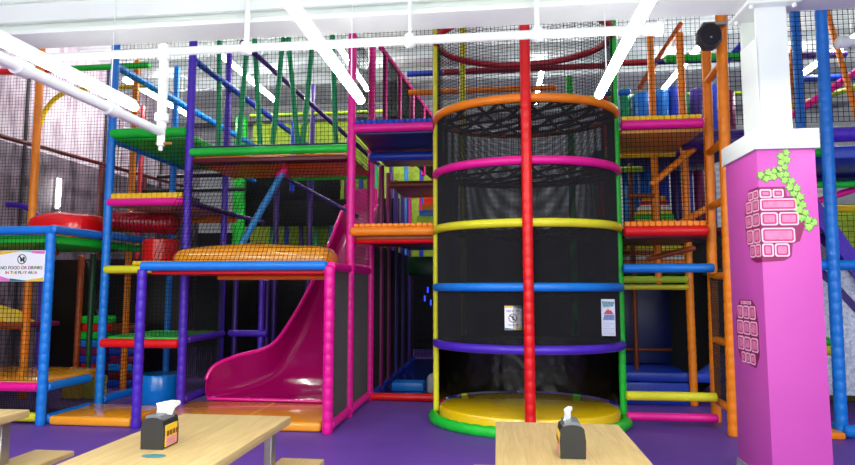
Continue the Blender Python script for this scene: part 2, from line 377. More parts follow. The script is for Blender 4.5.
# slide section
s = Bay('slide_tower', 'purple and pink post section around the pink slide with a green top beam', 'play frame', (-2.8, 7.0, 0))
s.post(XB-.02, F0, 0, 1.69, 'purple'); s.post(XD, F0, 0, 1.72, 'pink', .057)
s.post(XD+.02, F1, 0, ZT-.3, 'pink'); s.post(XD+.04, F2, 0, ZT, 'pink')
s.bx(XB-.02, XD-.04, F0, 1.73, 'blue', .052); s.by(XB, F0+.05, F1-.05, 1.73, 'royal'); s.by(XD+.01, F0, F1-.05, 1.72, 'pink', .05); s.by(XD+.02, F1+.05, F2, 1.72, 'pink', .045)
s.by(XD+.01, F0+.06, F1-.05, .07, 'pink', .05); s.by(XD+.02, F1+.05, F2-.05, .07, 'pink', .05)
s.deck(XB+.05, XD-.06, F0+.04, 7.15, 1.640, 1.685, 'red'); s.bx(XB+.4, XD-.1, 7.15, 1.62, 'orange', .03)
s.deck(XB+.08, XD-.03, F1+.04, F2+.1, 3.05, 3.13, 'orange'); s.deck(XB+.08, XD-.03, F1-.02, F1+.2, 3.035, 3.1, 'maroon', 'fascia'); s.bx(XB+.08, XD-.03, F1-.02, 3.17, 'green', .05); s.bx(XB+.08, XD-.03, F1+.05, 3.235, 'violet', .025)
s.bx(XB+.2, XD, F2+.12, 3.10, 'orange', .04); s.bx(-2.95, XD, F2+.3, 3.08, 'green', .04, pad_=True)
for x in (-3.42, -2.88): s.post(x, 9.0, 0, 3.4, 'violet', .045, pad_=False)
for x in (-3.75, -3.28): s.post(x, 8.35, 0, 1.6, 'violet', .04, pad_=False)
s.bar((-3.3, 7.42, 2.0), (-2.74, 7.42, 2.99), 'sky', .045, 'brace', pad_=True); s.bar((-2.80, 7.42, 2.93), (-2.70, 7.42, 3.03), 'pink', .047, 'brace')
s.bar((-3.45, 8.5, 3.3), (-2.0, 8.5, 2.52), 'violet', .03, 'brace'); s.bar((-4.3, 8.2, 2.68), (-3.3, 8.2, 2.42), 'violet', .03, 'brace')
for (x0, x1) in ((-3.80, -3.75), (-3.39, -3.5), (-3.29, -3.15), (-2.88, -3.02), (-2.81, -2.62), (-2.46, -2.6), (-2.19, -2.11)):
    s.bar((x0, 7.7, ZT), (x1, 7.7, 3.16), 'teal', .036, 'hanging_pole')
for x, c in ((-3.72, 'crimson'), (-3.05, 'orange'), (-2.1, 'orange')):
    s.deck(x-.16, x+.16, 7.55, 7.85, 3.15, 3.38, c, 'pole_foot', .06)
s.net((XB+.08, F1, 3.24), (XD-XB-.1, 0, 0), (0, 0, 1.6)); s.net((XB+.05, F0+.05, 1.76), (XD-XB-.1, 0, 0), (0, .78, 1.3), .05, .003)
NETF, keep = mat('pale_fine_net_cord', (72,66,68), rough=.7, bump=0), NETF
s.net((XD+.01, F0+.06, .12), (0, .9, 0), (0, 0, 1.55), .014, .0032); s.net((XD+.02, F1+.06, .12), (0, .98, 0), (0, 0, 1.55), .014, .0028); NETF = keep
s.net((XD+.03, F1+.05, 1.8), (0, 1.0, 0), (0, 0, 1.55), .05, .003); s.net((XD+.03, F1+.05, 3.45), (0, 1.0, 0), (0, 0, 1.2), .05, .003)
s.net((XB-.9, 9.2, .1), (2.95, 0, 0), (0, 0, 1.7), .028, .007); s.deck(-5.0, -1.8, 10.6, 10.64, 0, 2.0, 'black', 'shade_sheet', .005)  # black sheet darkens the depth behind the slide
for i in range(9): s.deck(-2.75, -2.0, 9.9+.07*i, 10.6, .1+i*.17, .25+i*.17, 'black', 'rear_step', .01)
s.post(-3.86, 8.15, 3.15, ZT, 'purple', .045)
s.bx(XB+.1, -3.2, F2+.1, .86, 'purple', .045); s.post(-3.3, 8.2, 0, 1.6, 'purple', .042)
s.bx(XB-.3, XD, 9.6, 4.4, 'lime', .03); s.post(-3.05, 9.6, 3.1, ZT, 'violet', .04, pad_=False); s.post(-3.42, 9.7, 3.1, 4.3, 'royal', .04, pad_=False); s.post(-2.35, 9.6, 3.1, 4.3, 'violet', .04, pad_=False)
s.bar((-3.35, F1+.4, 4.75), (-1.9, 9.8, 3.5), 'violet', .035, 'brace'); s.bar((-2.5, 9.0, 3.2), (-2.2, 9.0, 4.0), 'rust', .03, 'brace')

# passage section
p = Bay('passage_frame', 'open passage section between the slide and the spider tower, pink beam on top', 'play frame', (-1.2, 7.5, 0))
x0, x1 = XD+.06, XE-.04
p.bx(x0, x1, F1-.02, 3.41, 'pink', .052); p.strip(x0, x1, F1, 3.485, 'royal', .05); p.deck(x0, x1, F1+.03, 9.0, 3.34, 3.42, 'navy')
p.bx(x0, x1, F1+.9, 3.26, 'royal', .06)
p.bx(x0-.02, x1, F1-.02, 2.16, 'orange', .058); p.strip(x0, x1, F1, 2.235, 'orange', .04); p.deck(x0, x1, F1+.03, F2+.2, 2.06, 2.13, 'rust'); p.bx(x0, x1, F1+.1, 2.07, 'red', .05)
p.deck(x0+.05, x1, F2+.25, 11.0, 2.18, 2.32, 'royal'); p.deck(-1.55, x1, 8.6, 9.8, 2.98, 3.05, 'rust'); p.bx(-1.55, x1, 8.6, 2.99, 'brown', .05); p.bx(-1.5, x1, 9.7, 3.0, 'orange', .04)
p.bx(x0, x1+.02, F2, .05, 'red', .05); p.by(XD+.05, F2+.1, 12.2, .06, 'royal', .05, gl=True)
for y in (8.7, 9.3, 10.0, 10.7, 11.5): p.post(XD+.06, y, 0, 3.3, 'violet' if y > 9.5 else 'plum', .042, pad_=False)
for x in (-1.5, -1.32, -1.15, -.98): p.post(x, 10.3, 2.32, 3.3, 'pink', .022, pad_=False)
for y in (9.2, 10.4): p.post(XE, y, 0, 3.3, 'navy', .04, pad_=False)
p.deck(x0, x1+1.0, F2+.1, 12.4, 0, .04, 'deepblue', 'mat', gl=True)
p.net((XD+.05, F2+.1, .1), (0, 4.0, 0), (0, 0, 2.0), .024, .0045); p.net((x0, 12.3, .1), (1.1, 0, 0), (0, 0, 2.0), .03, .006)
p.net((x0, F1, 3.5), (1.0, 0, 0), (0, 0, 1.3), .05, .003)
p.deck(-1.62, -.9, 10.9, 10.95, 1.72, 2.06, 'forest', 'panel')
for x, z in ((-1.42, 1.28), (-1.30, 1.2), (-1.18, 1.34), (-1.06, 1.27), (-1.36, 1.45)):
    b = MB(); b.tube([(x, 11.8, z-.05), (x, 11.8, z+.05)], .014, 8); b.build('blue_lamp', mat('blue_lamp_glow', (40,60,255), emit=2), p.t, label='small glowing blue lamp')
# sloped pink railing on the deck
p.bar((-1.49, 7.55, 4.64), (-1.13, 11.2, 4.64), 'pink', .036, 'railing')
for y in (7.75, 8.5, 9.3, 10.1, 10.9): p.bar((-1.49+(y-7.55)*.0986, y, 3.4), (-1.49+(y-7.55)*.0986, y, 4.62), 'pink', .034, 'baluster', pad_=True)
p.net((-1.47, 7.6, 3.45), (.35, 3.55, 0), (0, 0, 1.15), .03, .0035)
p.bx(XD+.4, XE+1, 9.0, 4.80, 'royal', .045); p.bx(XD+.4, XE+1.6, 9.0, 4.50, 'orange', .045)

# spider tower
k = Bay('spider_tower', 'round spider climbing tower netted in black with coloured hoops and a red pole in front', 'climbing tower', (.33, 7.0, 0))
CX, CY, RX, RY = .33, 7.0, 1.03, .80
def ell(z, a0, a1, n, k_=1.0): return [(CX+RX*k_*math.cos(math.radians(a0+(a1-a0)*i/n)), CY+RY*k_*math.sin(math.radians(a0+(a1-a0)*i/n)), z) for i in range(n+1)]
for z, c in ((.87, 'purple'), (1.5, 'blue'), (2.16, 'lemon'), (2.81, 'pink'), (3.47, 'orange')):
    b = MB(); b.tube(ell(z, 180, 360, 40), .047, 14); b.build('hoop', pad(c), k.t, label=f'{c} front hoop')
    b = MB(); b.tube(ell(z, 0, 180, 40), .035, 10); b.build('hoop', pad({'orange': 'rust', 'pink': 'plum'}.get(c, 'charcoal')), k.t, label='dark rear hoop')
b = MB(); b.tube(ell(4.42, 0, 360, 72)[:-1], .04, 10, loop=True); b.build('hoop', pad('crimson'), k.t, label='dark red top hoop')
b = MB(); b.tube(ell(.05, 0, 360, 120, 1.03)[:-1], [.062 if i % 3 else .052 for i in range(120)], 12, loop=True); b.build('base_ring', pad('green'), k.t, label='green base ring')
b = MB()
prof = [(.0, 0), (.96, 0), (1.0, .03), (1.0, .15), (.985, .175), (.94, .19), (.0, .20)]
rows = [[V((CX+RX*.97*max(q, .001)*math.cos(2*PI*j/72), CY+RY*.97*max(q, .001)*math.sin(2*PI*j/72), z+.005)) for j in range(72)] for q, z in prof]
b.rows(rows); b.build('round_pad', gloss('yellow'), k.t, label='glossy yellow round pad')
k.bar((CX-.02, CY-RY-.04, .02), (CX-.02, CY-RY-.04, ZT), 'red', .055, 'pole', pad_=True)
k.bar((CX-RX-.01, CY, .1), (CX-RX-.01, CY, ZT), 'lemon', .034, 'pole', pad_=True); k.bar((CX+RX+.01, CY, .1), (CX+RX+.01, CY, ZT), 'green', .04, 'pole', pad_=True)
k.bx(CX-RX, CX+RX+.3, 8.0, 4.44, 'crimson', .04, name='rail')
k.bar((CX-.75, CY+RY-.2, .1), (CX-.75, CY+RY-.2, ZT), 'lemon', .04, 'pole'); k.bar((CX+.62, CY+RY-.1, .1), (CX+.62, CY+RY-.1, 4.2), 'green', .045, 'pole')
def cyl_net(z0, z1, a0, a1, cell, tt, sq=1.0):
    b = MB(); n = round(abs(a1-a0)/360*5.8/cell); m = round((z1-z0)/cell)
    for i in range(n+1):
        a = math.radians(a0+(a1-a0)*i/n); b.cord([(CX+RX*sq*math.cos(a), CY+RY*sq*math.sin(a), z0), (CX+RX*sq*math.cos(a), CY+RY*sq*math.sin(a), z1)], tt)
    for j in range(m+1): b.cord(ell(z0+(z1-z0)*j/m, a0, a1, 36, sq), tt)
    return b.build('net', NETF, k.t, label='fine dark net', flat=True)
cyl_net(.90, 2.81, 180, 360, .012, .0027, .985); cyl_net(.86, 2.81, 0, 180, .014, .0036, .985); cyl_net(2.81, 3.45, 0, 360, .016, .003, .985); cyl_net(3.47, 4.9, 0, 360, .04, .0028, .985)
b = MB(); n_ = 90; vin = []
for zz in [.21+.05*i for i in range(14)]: vin.append([V((CX+RX*(.955+.02*random.random())*math.cos(PI*j/n_), CY+RY*(.955+.02*random.random())*math.sin(PI*j/n_), zz)) for j in range(n_+1)])
vin += [[v + V((v.x-CX, v.y-CY, 0))*.012 for v in r_] for r_ in reversed(vin)]; b.rows(vin + [vin[0]], closed=False, cap=False)
b.build('vinyl_curtain', mat('crinkled_shade_vinyl', (6,7,10), rough=.22, bump=.3, bscale=7, spec=.35), k.t, label='crinkled glossy curtain round the back of the pad, blackened for the shade inside')  # vinyl coloured black to give the dark inside the tower
STRAP = mat('dark_elastic_strap', (52,22,20), rough=.5, bump=.05)
def web(z, sag, step, name='web', rr=.013):
    b = MB()
    for ang in (68, 112, 148):
        d = V((math.cos(math.radians(ang)), math.sin(math.radians(ang)), 0)); nrm = V((-d.y, d.x, 0))
        n = int(1.05/step)
        for i in range(-n, n+1):
            o = nrm*(i*step); A_ = (d.x/RX)**2+(d.y/RY)**2; B2 = 2*(o.x*d.x/RX**2+o.y*d.y/RY**2); C_ = (o.x/RX)**2+(o.y/RY)**2-.94
            D_ = B2*B2-4*A_*C_
            if D_ <= .02: continue
            t0, t1 = (-B2-math.sqrt(D_))/(2*A_), (-B2+math.sqrt(D_))/(2*A_); pts = []
            for q in range(11):
                t_ = t0+(t1-t0)*q/10; p = o+d*t_; w = max(0, 1-(p.x/RX)**2-(p.y/RY)**2)
                pts.append((CX+p.x, CY+p.y, z-sag*w+.015*math.sin(i*2.3+q+ang)*w))
            b.tube(pts, rr, 6)
    return b.build(name, STRAP, k.t, label='criss-cross web of dark elastic straps')
web(3.46, .03, .27, rr=.02); web(2.80, .06, .27, rr=.016); web(2.15, .10, .3); web(1.49, .1, .3)

# right tower with orange ladder
g = Bay('deck_tower', 'right tower of pink and red edged decks with a blue guard bar', 'climbing tower', (1.9, 7.5, 0))
x0, x1 = XG+.06, XH-.06
g.bx(x0, x1-.02, 6.9, 3.33, 'pink', .052); g.strip(x0, x1-.02, 6.93, 3.41, 'yellow', .05); g.deck(x0, x1, 6.95, F2+.05, 3.24, 3.32, 'ochre')
g.bx(x0, x1, F2, 3.24, 'yellow', .045); g.bx(x0, x1-.4, F2+.1, 3.06, 'lime', .04); g.strip(x0, x1, F2-.05, 3.32, 'orange', .03)
g.bx(x0, x1-.02, 6.9, 2.12, 'red', .058); g.strip(x0, x1-.02, 6.93, 2.205, 'orange', .06); g.deck(x0, x1, 6.95, F2, 2.04, 2.12, 'maroon')
g.bx(x0-.03, x1+.02, 6.88, 1.71, 'blue', .05); g.bx(x0, x1+.1, F2, 1.60, 'lime', .045); g.bx(x0, x1+.1, F2, 1.50, 'lemon', .035)
g.bx(x0-.03, x1, 6.9, .325, 'lemon', .05); g.bx(x0-.03, x1, 6.9, .105, 'pink', .045)
g.post(2.06, F2, 1.55, ZT, 'orange', .045); g.post(2.47, 8.16, 0, ZT, 'orange', .05)
g.bar((1.90, 7.6, 2.76), (2.42, 7.6, 3.2), 'orange', .04, 'brace'); g.bar((1.6, 7.55, 2.62), (1.92, 7.6, 2.62), 'brown', .03, 'brace'); g.bar((2.05, 7.6, 2.18), (2.62, 7.6, 2.5), 'orange', .04, 'brace'); g.bar((1.92, 8.0, 1.86), (2.5, 8.0, 2.0), 'rust', .035, 'brace')
g.post(1.85, 8.5, 0, 3.2, 'brown', .035, pad_=False)
g.net((x0, 6.92, 3.4), (x1-x0, 0, 0), (0, 0, 1.5)); g.net((x0, 6.92, 2.2), (x1-x0, 0, 0), (0, 0, 1.08)); g.net((x0, 8.1, 1.7), (1.0, 0, 0), (0, 0, 1.5), .05, .004)
g.deck(x0, 3.2, F2+.15, 10.5, .28, .4, 'royal', 'soft_floor', gl=False); g.deck(x0, x1+.1, 8.15, 8.2, .0, .28, 'royal', 'riser')
g.deck(1.75, 2.75, 9.0, 9.04, .42, 1.66, 'navy', 'back_panel'); g.deck(x0, 3.4, 10.0, 10.04, .4, 2.2, 'black', 'shade_sheet'); g.post(1.72, 8.95, .4, 1.66, 'brown', .035, pad_=False); g.bx(1.72, 2.6, 8.95, .62, 'brown', .025)  # black sheet darkens the depth behind the navy panel
g.deck(x0, 3.4, 9.0, 10.6, 2.28, 2.36, 'maroon'); g.deck(x0, 3.4, 8.9, 10.6, 3.42, 3.5, 'violet')
g.net((2.5, 8.2, .1), (.6, 1.2, 0), (0, 0, 1.6), .03, .006); g.net((2.44, 8.2, .1), (0, 1.6, 0), (0, 0, 1.5), .02, .004)
g.bx(1.6, 2.35, 9.0, 4.83, 'crimson', .045); g.bx(2.35, 5.0, 9.0, 4.83, 'violet', .045); g.bar((2.12, 9.0, 4.45), (2.75, 9.0, 5.4), 'rust', .04, 'brace'); g.bx(1.5, 4.0, 9.9, 4.6, 'lime', .035); g.bx(1.5, 2.0, 9.1, 4.42, 'blue', .05)

l = Bay('ladder', 'tall orange padded ladder beside the pink pillar', 'ladder', (2.37, 6.9, 0))
l.bar((2.36, 6.57, 0), (2.425, 6.57, 4.7), 'orange', .057, 'rail', pad_=True); l.bar((2.41, 7.2, 0), (2.475, 7.2, 4.6), 'orange', .055, 'rail', pad_=True)
for z in (.25, .92, 1.62, 2.42, 3.05, 3.9): l.bar((2.365+.014*z, 6.6, z), (2.41+.014*z, 7.18, z), 'orange', .042, 'rung', pad_=True)
l.net((2.39, 6.62, .3), (0, .55, 0), (0, 0, 1.3), .025, .004)

# far right blue section
f = Bay('blue_post_frame', 'blue-posted play frame section behind the pink pillar', 'play frame', (3.7, 7.0, 0))
f.post(XI, 6.66, 0, ZT, 'blue', .06, lean=.05); f.post(3.52, 7.3, 0, ZT, 'blue', .05)
f.bx(XI-.3, 5.6, 6.72, 1.73, 'blue', .055); f.by(XI, 6.7, 8.0, .06, 'blue', .05); f.bx(XI, 5.4, 6.6, .07, 'blue', .06)
f.bx(3.5, 6.0, 6.75, 3.12, 'purple', .08); f.deck(3.55, 6.0, 6.85, 8.0, 2.88, 3.02, 'royal'); f.bx(3.55, 6.0, 8.0, 2.85, 'navy', .07)
f.bx(2.3, 3.5, 7.6, 3.3, 'violet', .12); f.deck(2.5, 3.4, 7.4, 8.6, 3.22, 3.3, 'violet')
f.bx(3.0, 3.66, 7.0, 2.98, 'green', .05); f.bx(3.3, 5.6, 7.6, 2.72, 'green', .04); f.bx(3.0, 3.54, 6.9, .83, 'lemon', .05); f.bx(3.0, 3.50, 6.95, .92, 'green', .05); f.deck(3.05, 3.40, 6.52, 6.9, 0, .07, 'orange', 'foot')
f.bar((3.3, 8.6, 3.35), (5.6, 8.6, 4.9), 'pink', .05, 'brace'); f.bar((3.6, 7.8, 2.45), (5.6, 7.8, 3.1), 'pink', .04, 'brace'); f.bx(3.8, 5.8, 9.4, 4.62, 'royal', .05); f.bar((3.6, 9, 3.9), (6, 9, 4.6), 'lime', .04, 'brace')
f.bar((3.55, 7.3, 5.0), (3.95, 8.6, 3.3), 'orange', .03, 'brace'); f.bar((4.3, 8.2, 5.4), (4.7, 8.2, 3.4), 'orange', .035, 'brace'); f.post(3.75, 7.7, 3.1, ZT, 'rust', .025, pad_=False)
f.bx(2.4, 3.6, 8.6, 4.72, 'green', .055); f.bar((2.9, 8.6, 4.3), (3.9, 8.6, 5.4), 'royal', .045, 'brace')
f.net((2.5, 6.9, 3.3), (3.2, 0, 0), (0, 0, 1.7), .055, .004)
f.curve(arc(4.6, 8.4, 2.3, .9, 150, 40, 14), 'rust', .05); f.bx(3.6, 5.8, 8.6, 2.55, 'yellow', .05)

# ------------------------------------------------------------------ loose and fitted soft pieces
# pink slide
sl = thing('slide', 'wide magenta slide flaring out onto the orange mat', 'slide', (-2.7, 7.5, .1))
SLM = mat('magenta_fibreglass', (168,6,98), rough=.14, var=.03, scale=3, bump=.015, bscale=5, coat=.4)
# station: (y, z bed, x left, x right, wall height)
ST = [(7.30, .115, -3.62, -1.98, .24), (7.38, .125, -3.56, -1.98, .38), (7.6, .16, -3.36, -1.97, .45), (7.9, .30, -3.02, -1.96, .42), (8.2, .66, -2.84, -1.95, .40), (8.5, 1.10, -2.70, -1.94, .38), (8.9, 1.68, -2.56, -1.93, .38), (9.3, 2.26, -2.44, -1.93, .44), (9.5, 2.36, -2.40, -1.93, .46)]
def interp(st, n):
    out = []
    for i in range(len(st)-1):
        for q in range(n):
            u = q/n; p0 = st[max(i-1, 0)]; p1 = st[i]; p2 = st[i+1]; p3 = st[min(i+2, len(st)-1)]
            out.append([.5*((2*b_)+(-a+c)*u+(2*a-5*b_+4*c-d)*u*u+(-a+3*b_-3*c+d)*u**3) for a, b_, c, d in zip(p0, p1, p2, p3)])
    out.append(list(st[-1])); return out
SI = interp(ST, 5)
def slide_shell(ox, oz):
    rows = []
    for (y, z, xl, xr, h) in SI:
        r_ = []
        r_.append(V((xl-ox, y, z+h)))
        for q in range(9):
            a = q/8*PI/2; r_.append(V((xl+.11-.11*math.cos(a) - ox*(1-q/8), y, z+.11-.11*math.sin(a) - oz)))
        for q in range(1, 5): r_.append(V((xl+.11+(xr-xl-.22)*q/4, y, z-oz)))
        for q in range(1, 9):
            a = q/8*PI/2; r_.append(V((xr-.11+.11*math.sin(a) + ox*q/8, y, z+.11-.11*math.cos(a) - oz)))
        r_.append(V((xr+ox, y, z+h)))
        rows.append(r_)
    return rows
A, B_ = slide_shell(0, 0), slide_shell(.025, .025)
b = MB(); b.rows([a + list(reversed(c)) for a, c in zip(A, B_)]); b.build('slide_bed', SLM, sl)
for sgn, idx in ((-1, 2), (1, 3)):
    b = MB(); b.tube([(st[idx] + sgn*.012, st[0], st[1]+st[4]) for st in SI], .028, 10); b.build('side_rail', gloss('pink'), sl, label='bright pink rolled edge')
b = MB(); b.tube([(-3.60, 7.29, .12)] + [(-3.42+i*.14, 7.285, .118) for i in range(10)] + [(-2.0, 7.29, .12)], .022, 10); b.build('exit_lip', gloss('pink'), sl, label='bright pink rolled exit lip')
b = MB(); b.box(-2.42, -1.92, 9.5, 9.56, 2.3, 3.1, .02); b.build('head_panel', gloss('pink'), sl, label='pink panel at the slide top')
# right-hand wave slide
ws = thing('slide', 'grey slide with purple wavy rails on the right behind the blue posts', 'slide', (4.3, 7.7, 0))
BED = mat('speckled_grey_bed', (226,232,244), rough=.5, rgb2=(176,184,206), scale=30, bump=0)
WP = [(3.75, 2.35), (4.0, 1.95), (4.3, 1.45), (4.65, 1.05), (5.0, .6), (5.4, .28)]
b = MB(); b.rows([[V((x, y, z)), V((x, y+.9, z)), V((x, y+.9, z-.05)), V((x, y, z-.05))] for (x, z), y in zip(WP, [7.5]*6)]); b.build('slide_bed', BED, ws, label='grey speckled slide bed')
for dy in (0, .9):
    b = MB(); b.rows([[V((x, 7.48+dy, z+.17)), V((x, 7.53+dy, z+.17)), V((x, 7.53+dy, z-.14)), V((x, 7.48+dy, z-.14))] for x, z in WP]); b.build('side_rail', gloss('purple'), ws, label='purple side rail')
b = MB(); b.box(3.6, 5.6, 7.62, 7.66, .25, 1.75, .01); q = b.build('side_panel', BED, ws, label='pale speckled side panel')
b = MB()
for z_ in (1.15, .72): b.rows([[V((3.6+i*.15, 7.605, z_+1.0-i*.13+.07*math.sin(i*1.1)+w)) for w in (0, .13)] + [V((3.6+i*.15, 7.63, z_+1.0-i*.13+.07*math.sin(i*1.1)+w)) for w in (.13, 0)] for i in range(13)])
b.build('wave_stripe', gloss('violet'), q, label='dark purple wave stripe')

def mesh_thing(mb, name, m, label, cat, base, group=None):
    return tag(mb.build(name, m, base=base), label, cat, group)
# floor mats
def floor_mat(x0, x1, y0, y1, h, label, seam=None):
    r_ = thing('floor_mat', label, 'mat', ((x0+x1)/2, (y0+y1)/2, 0), 'orange mats in front of the frame')
    b = MB(); b.box(x0, x1, y0, y1, .002, h, .03, 3); b.build('mat_pad', gloss('amber'), r_)
    if seam:
        b = MB(); b.box(seam-.006, seam+.006, y0+.03, y1-.02, h-.004, h+.004, .002, 1); b.build('seam', gloss('yellow'), r_, label='yellow seam')
floor_mat(XA+.07, XB-.09, F0+.0, F1-.06, .10, 'orange foam mat on the floor between blue and purple posts')
floor_mat(XB+.07, XD-.08, F0+.02, 7.26, .10, 'orange foam mat on the floor at the foot of the magenta slide', -2.72)
# cushions
def cushion(name, x0, x1, y0, y1, z0, h, m, label, cat, group=None, pw=4):
    n = 18; b = MB(); cx, cy = (x0+x1)/2, (y0+y1)/2; rows = []
    for k_, zz, sc in ((0, 0, .93), (0, .2, 1.0)): pass
    top = []
    def sup(t, a): return (abs(math.cos(t))**(2/pw)*math.copysign(1, math.cos(t)), abs(math.sin(t))**(2/pw)*math.copysign(1, math.sin(t)))
    for zz, sc in [(0, .95), (.12, .99), (.4, 1.0), (.62, .985), (.78, .95), (.9, .86), (.97, .6), (1.0, .02)]:
        r_ = []
        for j in range(48):
            cx_, cy_ = sup(2*PI*j/48, pw); wob = 1 + (.05*math.sin(5*cx_*sc+2)+.04*math.cos(4*cy_*sc))*(zz > .5)
            r_.append(V((cx+(x1-x0)/2*sc*cx_, cy+(y1-y0)/2*sc*cy_, z0+h*zz*wob)))
        rows.append(r_)
    b.rows(rows); return mesh_thing(b, name, m, label, cat, (cx, cy, z0), group)
cushion('cushion', XB+.14, XD-.1, F0+.22, F1+.05, 1.685, .31, gloss('amber'), 'large bulging orange cushion on the red deck above the slide', 'cushion', pw=7)
cushion('cushion', -5.85, XA-.1, 6.75, 7.5, 2.105, .34, gloss('red'), 'plump red cushion on the green deck over the left platform', 'cushion')
# red corrugated crawl roll
b = MB(); n = 34
b.tube([(-5.3+.9*i/n, 7.78, 2.42-.05*i/n) for i in range(n+1)], [.15 if i % 2 else .135 for i in range(n+1)], 20)
mesh_thing(b, 'crawl_tube', gloss('crimson'), 'dark red ribbed crawl tube behind the tall blue post', 'tube', (-4.85, 7.78, 2.24))
b = MB(); b.lathe([(.001, 0), (.20, 0), (.225, .02), (.225, .37), (.20, .39), (.001, .395)], (-4.36, 7.4, 1.735), 32)
mesh_thing(b, 'foam_drum', gloss('red'), 'red foam drum on the yellow edged deck beside the purple post', 'foam drum', (-4.36, 7.4, 1.735))
b = MB(); b.lathe([(.001, 0), (.24, 0), (.255, .02), (.255, .35), (.24, .37), (.001, .375)], (-4.43, 7.62, .0), 32)
mesh_thing(b, 'foam_drum', gloss('blue'), 'blue foam drum on the floor behind the left orange mat', 'foam drum', (-4.43, 7.62, 0))
# stacked foam blocks
cols = [('crimson', 'royal', 'crimson', 'royal', 'plum', 'blue', 'green', 'red', 'green'), ('royal', 'maroon', 'blue', 'plum', 'royal', 'crimson', 'forest', 'brown')]
ordn = ['lowest', 'second lowest', 'third from the bottom', 'fourth from the bottom', 'fifth from the bottom', 'sixth from the bottom', 'seventh from the bottom', 'eighth from the bottom', 'topmost']
cname = dict(crimson='dark red', royal='deep blue', plum='plum', blue='bright blue', green='green', red='red', maroon='maroon', forest='dark green', brown='brown')
for ci, (bx_, col) in enumerate(zip((-6.12, -5.66), cols)):
    for i, c in enumerate(col):
        z = .0 + i*.118; b = MB(); j = random.uniform(-.03, .03); x = bx_+j
        b.box(x-.2, x+.2, 8.62, 8.9, z+.002, z+.116, .018, 2)
        pos = 'topmost' if i == len(col)-1 else ordn[i]
        mesh_thing(b, 'foam_block', pad(c), f'{cname[c]} foam block, {pos} of the {"taller" if ci == 0 else "shorter"} stack behind the left platform', 'foam block', (x, 8.76, z), 'foam blocks stacked behind the left platform')
for i, (x, y, c, lb) in enumerate([(-5.75, 7.75, 'yellow', 'left'), (-5.45, 7.78, 'lemon', 'right')]):
    b = MB(); b.box(x-.13, x+.13, y-.06, y+.06, .16*1, .30, .015, 2)
    b.box(x-.13, x+.13, y-.06, y+.06, 0, .16, .015, 2)
    mesh_thing(b, 'foam_brick', pad(c), f'yellow studded foam brick low behind the left deck, {lb} one of two', 'foam brick', (x, y, 0), 'yellow foam bricks')
b = MB(); b.prism([(-7.4, 7.7, 1.002), (-6.75, 7.7, 1.002), (-7.0, 7.7, 1.16), (-7.4, 7.7, 1.26)], (0, .5, 0))
mesh_thing(b, 'foam_wedge', pad('yellow'), 'yellow foam wedge at the left edge on the plum deck', 'foam wedge', (-7.1, 7.9, 1.0))
# rainbow stairs
def stairs(name, x0, x1, y0, z0, n, h, cs, label, w=.0):
    st = thing(name, label, 'foam stairs', ((x0+x1)/2, y0, z0))
    for i in range(n):
        b = MB(); sh = w*i; b.box(x0+sh, x1-sh*.2, y0+i*.07, y0+.6, z0+i*h, z0+(i+1)*h-.004, .012, 2)
        b.build('step', pad(cs[i % len(cs)]), st, label=f'{cs[i % len(cs)]} step')
RB = ['orange', 'yellow', 'green', 'blue', 'orange', 'red', 'yellow', 'white']
stairs('foam_stairs', -1.36, -.96, 9.55, 2.33, 6, .11, ['orange', 'yellow', 'lime', 'blue', 'orange', 'red'], 'rainbow foam stairs seen through the passage left of the spider tower', .03)
stairs('foam_stairs', 2.02, 2.66, 9.2, 2.36, 7, .08, ['orange', 'yellow', 'green', 'yellow', 'white', 'red', 'yellow'], 'rainbow foam stairs on the upper level behind the red edged deck', .045)
stairs('foam_stairs', 1.98, 2.8, 9.2, 1.76, 6, .075, ['lime', 'orange', 'white', 'rust', 'lemon', 'red'], 'rainbow foam stairs low down behind the blue guard bar', .0)
b = MB(); b.box(x0, 3.2, 9.0, 9.85, 1.68, 1.755, .01); mesh_thing(b, 'shelf_deck', pad('forest'), 'dark green shelf deck behind the blue guard bar', 'deck', (2.3, 9.4, 1.68))
# vertical foam rollers
def roller(x, y, z0, z1, r_, c, label):
    t_ = MB(); L = z1-z0; t_.lathe([(.001, 0), (r_*.85, 0), (r_, .03), (r_, L-.03), (r_*.85, L), (.001, L)], (x, y, z0), 20)
    mesh_thing(t_, 'foam_roller', pad(c), label, 'foam roller', (x, y, z0), 'upright foam rollers on the right tower')
UP = [(1.68, 'red', .06), (1.84, 'sky', .06), (1.99, 'teal', .08), (2.24, 'blue', .15), (2.52, 'blue', .11), (2.70, 'royal', .07), (2.86, 'teal', .06), (3.04, 'violet', .10), (3.26, 'royal', .10), (3.5, 'plum', .09)]
nm = dict(red='red', sky='light blue', teal='teal', blue='bright blue', royal='deep blue', navy='navy', violet='violet', plum='plum', forest='dark green', green='green')
for i, (x, c, r_) in enumerate(UP):
    roller(x, 9.35, 3.502, 4.45+.05*(i % 3), r_, c, f'{nm[c]} upright foam roller above the top pink edge, {["first","second","third","fourth","fifth","sixth","seventh","eighth","ninth","tenth"][i]} from the spider tower')
LO = [(1.74, 'red', .08), (1.96, 'green', .08), (2.2, 'blue', .13), (2.48, 'blue', .13), (2.72, 'royal', .09), (2.92, 'violet', .08), (3.1, 'royal', .08), (3.28, 'plum', .08), (3.46, 'royal', .08)]
for i, (x, c, r_) in enumerate(LO):
    roller(x, 10.15, 2.362, 3.40, r_, c, f'{nm[c]} upright foam roller below the pink edged deck, {["first","second","third","fourth","fifth","sixth","seventh","eighth","ninth"][i]} from the spider tower')
